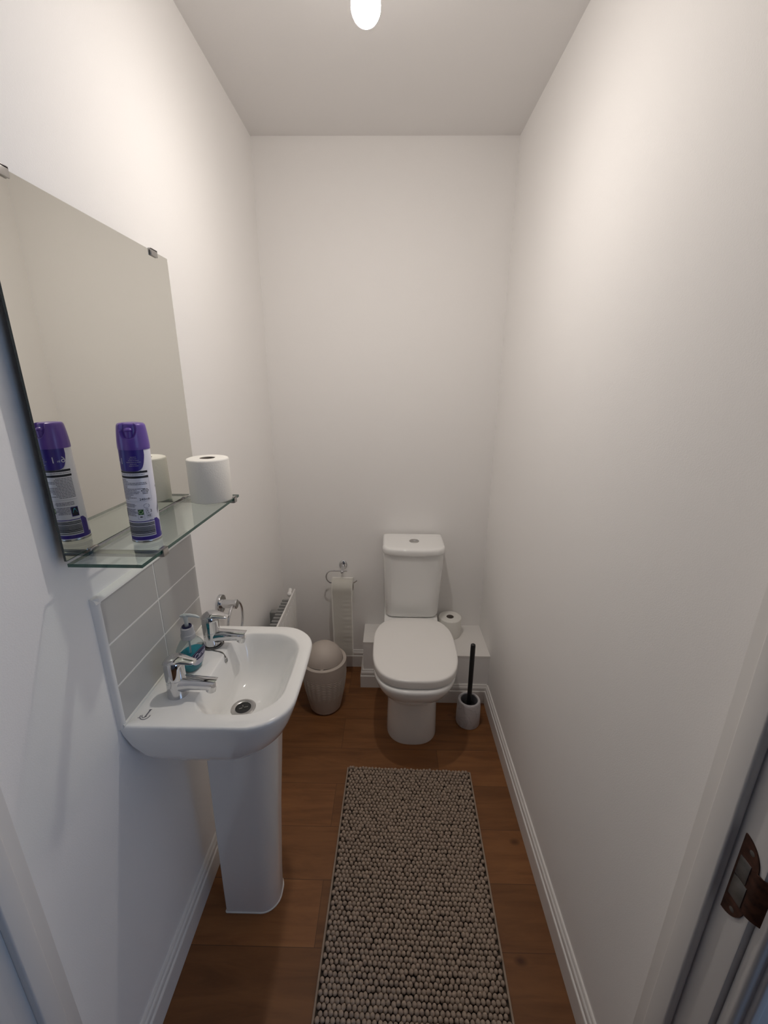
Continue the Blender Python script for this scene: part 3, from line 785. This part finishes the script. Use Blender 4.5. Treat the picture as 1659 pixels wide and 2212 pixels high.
# ------------------------------------------------------------------ pedal-free swing bin
BNX, BNY = -.3000, 1.6500
bn = thing('waste_bin', 'small beige swing-lid bin on the floor between basin and toilet', 'bin', (BNX, BNY, 0))
bm = bmesh.new(); n = 240; rings = []; H_ = .262
prof = [(.062, 0), (.067, .003), (.0705, .010)]
for k in range(1, 181):
    z = .010 + (H_-.010)*k/180; u = z/H_
    r = .0705 + .0335*math.sin(min(1, u*1.06)*PI/2)
    prof.append((r, z))
for r, z in prof:
    ring = []
    for i in range(n):
        t = 2*PI*i/n; q = r; u = z/H_
        if .30 < u < .80:
            fade = min(1, (u-.30)/.12, (.80-u)/.06)
            col = int(i/10); ph = (col % 2)*.5
            q += fade*.0015*math.sin((z/.0100+ph)*2*PI)*abs(math.sin(PI*(i % 10 + .5)/10))
        ring.append(Vector((q*math.cos(t), q*math.sin(t), z)))
    rings.append(ring)
for r, z in ((.1045, H_+.002), (.1035, H_+.005), (.0890, H_+.0065), (.0880, H_+.004), (.0880, H_-.020)):
    rings.append([Vector((r*math.cos(2*PI*i/n), r*math.sin(2*PI*i/n), z)) for i in range(n)])
loft(bm, rings, True, True); obj('body', bm, M['bin'], bn, thr=40)
bm = bmesh.new(); prof = [(.0868, -.010)]
for k in range(0, 15):
    t = PI/2*k/14; prof.append((.0868*math.cos(t)+.0003, .083*math.sin(t)))
ml = Matrix.Rotation(math.radians(-10), 4, 'X') @ Matrix.Rotation(math.radians(0), 4, 'Y')
lathe(bm, prof, (0, 0, H_+.003), 72, M4=ml); obj('lid', bm, M['bin'], bn, thr=50)
bm = bmesh.new(); sphere(bm, (.004, -.0855, H_+.006), .006, 1.4, .6, .6); obj('lid_tab', bm, M['bin'], bn)

# ------------------------------------------------------------------ toilet
TXC = .1070
tl = thing('toilet', 'white close-coupled toilet with closed lid against the back wall', 'toilet', (TXC, YB, 0))
def dring(w, yf, yw, yb, wb, z, p=2.25, nf=48, nb=12, rb=.0):
    """D outline: curved front from (w,yw) round yf, sides back to half-width wb at yb"""
    pts = []
    for k in range(nf+1):
        t = PI + PI*k/nf; c, s = math.cos(t), math.sin(t)
        pts.append(Vector((w*math.copysign(abs(c)**(2/p), c), yw + (yw-yf)*math.copysign(abs(s)**(2/p), s), z)))
    for k in range(1, nb+1):
        t = k/nb; e = t*t*(3-2*t); pts.append(Vector((w+(wb-w)*e, yw+(yb-rb-yw)*t, z)))
    for k in range(1, 7):
        t = PI/2*k/6; pts.append(Vector((wb-rb+rb*math.cos(t), yb-rb+rb*math.sin(t), z)))
    for k in range(1, 8): pts.append(Vector(((wb-rb)*(1-2*k/8), yb, z)))
    for k in range(0, 7):
        t = PI/2+PI/2*k/6; pts.append(Vector((-wb+rb+rb*math.cos(t), yb-rb+rb*math.sin(t), z)))
    for k in range(1, nb):
        t = 1-k/nb; e = t*t*(3-2*t); pts.append(Vector((-w-(wb-w)*e, yw+(yb-rb-yw)*t, z)))
    return [q - Vector((0, YB, 0)) for q in pts]
Y2 = BY1 - .002
bm = bmesh.new()
Q = [(.111, 1.428, 1.545, 1.680, .105, 0, 2.5), (.1115, 1.426, 1.545, 1.680, .105, .010, 2.5), (.109, 1.428, 1.545, 1.680, .103, .10, 2.5), (.1075, 1.428, 1.54, 1.680, .100, .195, 2.45),
     (.1090, 1.422, 1.535, 1.680, .100, .220, 2.4), (.1180, 1.398, 1.525, 1.680, .104, .240, 2.38), (.1340, 1.354, 1.512, 1.680, .112, .276, 2.45), (.1500, 1.314, 1.500, 1.680, .122, .316, 2.55),
     (.1620, 1.290, 1.490, 1.680, .132, .353, 2.65), (.1680, 1.278, 1.485, 1.680, .138, .380, 2.7), (.1680, 1.277, 1.485, 1.680, .138, .391, 2.7), (.1655, 1.280, 1.485, 1.680, .136, .397, 2.7), (.160, 1.287, 1.485, 1.675, .132, .399, 2.7)]
loft(bm, [dring(a, b, c, d, e, z, p, rb=.004) for a, b, c, d, e, z, p in Q]); obj('pan', bm, M['ceramic'], tl, thr=50)
# rear shelf of the pan that carries the cistern (it bridges over the boxing)
bm = bmesh.new(); q = lambda y: y-YB
loft(bm, [[p-Vector((0, YB, 0)) for p in rrect(-.128, .128, 1.660, YB-.012, .014, z)] for z in (.300, .398, .402)]); obj('pan_shelf', bm, M['ceramic'], tl, thr=50)
bm = bmesh.new()
loft(bm, [dring(.155, 1.306, 1.485, 1.700, .126, .3985, 2.7, rb=.02), dring(.156, 1.305, 1.485, 1.702, .128, .400, 2.7, rb=.02), dring(.156, 1.305, 1.485, 1.702, .128, .4068, 2.7, rb=.02)])
obj('seat', bm, M['lid'], tl, thr=40)
bm = bmesh.new()
def lr(d, z):
    out = []
    for k in range(120):
        t = 2*PI*k/120; c, n_ = math.cos(t), math.sin(t); p = 2.9 if n_ < 0 else 3.1
        out.append(Vector((.002+(.1742-d)*math.copysign(abs(c)**(2/p), c), 1.5100-YB+(.2222-d)*math.copysign(abs(n_)**(2/p), n_), z)))
    return out
loft(bm, [lr(.006, .4062), lr(.0012, .4072), lr(.0005, .4105), lr(.0005, .431), lr(.0012, .4355), lr(.0035, .4385), lr(.0075, .4400), lr(.045, .4412)])
obj('lid', bm, M['lid'], tl, thr=50)
for s in (-1, 1):
    obj('hinge', tube(bmesh.new(), [(s*.075-.016, 1.728-YB, .4085), (s*.075+.016, 1.728-YB, .4085)], .0055, 16), M['lid'], tl)
bm = bmesh.new()
def cr(hw, yf, z, r, bow): return [Vector((-(p.y), -p.x+1.94, p.z)) - Vector((0, YB, 0)) for p in rrect(0, 1.94-yf, -hw, hw, [.006, r, r, .006], z, bow)]
loft(bm, [cr(.105, 1.803, .4035, .022, .004), cr(.116, 1.795, .4055, .026, .006), cr(.1235, 1.790, .411, .030, .007), cr(.1270, 1.786, .421, .033, .008), cr(.1285, 1.783, .440, .034, .010), cr(.1345, 1.772, .58, .036, .014), cr(.1408, 1.762, .744, .036, .019)])
cs = obj('cistern', bm, M['ceramic'], tl, thr=50)
for v in cs.data.vertices: v.co.x += .004
bm = bmesh.new()
loft(bm, [cr(.1405, 1.757, .7455, .036, .020), cr(.1430, 1.754, .7475, .038, .021), cr(.1445, 1.752, .756, .040, .022), cr(.1445, 1.752, .768, .040, .022), cr(.1430, 1.754, .7750, .039, .022), cr(.1395, 1.758, .7790, .036, .021), cr(.133, 1.765, .7803, .030, .020), cr(.120, 1.778, .7806, .028, .018), cr(.080, 1.81, .7806, .025, .012)])
cl = obj('cistern_lid', bm, M['ceramic'], tl, thr=50)
for v in cl.data.vertices: v.co.x += .005
bm = bmesh.new(); fc = (.0085, 1.8430-YB, .7805)
lathe(bm, [(.0230, -.0005), (.0232, .0018), (.0222, .0026), (.0205, .0024), (.0200, .0016), (.0005, .0016)], fc, 48); fb = obj('flush_button', bm, M['steel'], tl)
bm = bmesh.new(); sphere(bm, (fc[0]+.003, fc[1]+.002, fc[2]+.0020), .0085, 1, 1, .16); obj('half_flush_button', bm, M['chrome'], fb)

# ------------------------------------------------------------------ toilet brush
tb = thing('toilet_brush', 'black handled toilet brush in a white marble holder by the right skirting', 'toilet brush', (.3690, 1.5660, 0))
bm = bmesh.new(); lathe(bm, [(.0500, 0), (.0530, .0015), (.0540, .005), (.0540, .055), (.0525, .098), (.0500, .118), (.0490, .1225), (.0470, .1245), (.0400, .1245), (.0385, .122), (.0385, .012), (.001, .012)], n=72, cap0=True, cap1=True)
obj('holder', bm, M['marble'], tb)
obj('liner', lathe(bmesh.new(), [(.0380, .1205), (.0380, .014), (.0370, .014), (.0370, .1205), (.0380, .1205)], n=48, cap0=False, cap1=False), M['inner'], tb)
obj('brush_head', lathe(bmesh.new(), [(.010, .016), (.030, .022), (.033, .040), (.033, .080), (.030, .092), (.012, .0965)], (0, 0, 0), 40), M['bristle'], tb)
tp, bt = Vector((.0030, .0190, .400)), Vector((.0000, .0000, .088))
bm = bmesh.new(); d = (tp-bt); tube(bm, [bt, bt+d*.97, bt+d*.992, tp], [.0100, .0108, .0100, .0070], 20); obj('handle', bm, M['black'], tb)

# ------------------------------------------------------------------ bath mat
rg = thing('bath_mat', 'long taupe bobbly chenille mat on the wooden floor', 'rug', (.0860, 1.2980, 0), math.radians(-1.35))
RW, RL = .4880, .8350
obj('backing', B((-RW/2, -RL, 0), (RW/2, 0, .005), .002), M['rugb'], rg)
bm = bmesh.new(); tube(bm, [(-RW/2, -RL, .004), (-RW/2, 0, .004), (RW/2, 0, .004), (RW/2, -RL, .004)], .0038, 8, closed=True); obj('hem', bm, M['rug'], rg)
ico = bmesh.new(); bmesh.ops.create_icosphere(ico, subdivisions=2, radius=1)
IV = [v.co.copy() for v in ico.verts]; IF = [[v.index for v in f.verts] for f in ico.faces]; ico.free()
vs, fs = [], []
sx_, sy_ = .0128, .0120
ny_, nx_ = int((RL-.008)/sy_), int((RW-.010)/sx_)
for j in range(ny_):
    for i in range(nx_):
        x = -RW/2+.010 + (i+.5*(j % 2))*sx_ + random.gauss(0, .0008); y = -.006 - j*sy_ + random.gauss(0, .0009)
        if abs(x) > RW/2-.003: continue
        rr = random.uniform(.0060, .0068); hh = random.uniform(.0085, .0115)
        lean = Vector((random.gauss(0, .22), random.gauss(-.50, .22), 1)).normalized()
        q = Vector((0, 0, 1)).rotation_difference(lean).to_matrix() @ Matrix.Diagonal((rr, rr*1.05, hh))
        b0 = len(vs); cz = .005+hh*.62
        vs += [tuple(q @ v + Vector((x, y, cz))) for v in IV]; fs += [[a+b0 for a in f] for f in IF]
me = bpy.data.meshes.new('pile'); me.from_pydata(vs, [], fs); me.polygons.foreach_set('use_smooth', [True]*len(fs)); me.materials.append(M['rug'])
pile = bpy.data.objects.new('pile', me); C.objects.link(pile); pile.parent = rg; pile['kind'] = 'stuff'

# ------------------------------------------------------------------ daylight through the hall window
w = bpy.data.worlds.new('sky'); S.world = w; w.use_nodes = True
bg = w.node_tree.nodes['Background']; bg.inputs[0].default_value = (.55, .72, 1.0, 1); bg.inputs[1].default_value = .6
la = bpy.data.lights.new('daylight', 'AREA'); la.shape = 'RECTANGLE'; la.size = 1.0; la.size_y = 1.25; la.energy = 17; la.color = (.46, .65, 1.0)
lo = bpy.data.objects.new('daylight', la); C.objects.link(lo); lo.location = (1.78, -.70, 1.43); lo.rotation_euler = (0, math.radians(90), 0)

# ------------------------------------------------------------------ camera
th, ya, ro, f_px = math.radians(17.1273), math.radians(.8517), math.radians(.3652), 900.7173
F_ = Vector((-math.sin(ya)*math.cos(th), math.cos(ya)*math.cos(th), -math.sin(th)))
Rv = Vector((math.cos(ya), math.sin(ya), 0)); Uv = Rv.cross(F_)
R2 = Rv*math.cos(ro)+Uv*math.sin(ro); U2 = -Rv*math.sin(ro)+Uv*math.cos(ro)
cd = bpy.data.cameras.new('camera'); co = bpy.data.objects.new('camera', cd); C.objects.link(co)
co.matrix_world = Matrix(((R2.x, U2.x, -F_.x, 0), (R2.y, U2.y, -F_.y, 0), (R2.z, U2.z, -F_.z, 1.4907), (0, 0, 0, 1)))
cd.sensor_fit = 'VERTICAL'; cd.sensor_height = 24; cd.lens = 24*f_px/2212; cd.clip_start = .01
S.camera = co

S.view_settings.view_transform = 'Standard'; S.view_settings.look = 'None'; S.view_settings.gamma = 1; S.view_settings.use_curve_mapping = False
S.view_settings.exposure = -.53
S.cycles.max_bounces = 14; S.cycles.diffuse_bounces = 8; S.cycles.glossy_bounces = 6; S.cycles.transparent_max_bounces = 16; S.cycles.transmission_bounces = 8
S.cycles.use_denoising = True; S.cycles.sample_clamp_indirect = 6
S.cycles.caustics_reflective = True; S.cycles.caustics_refractive = False
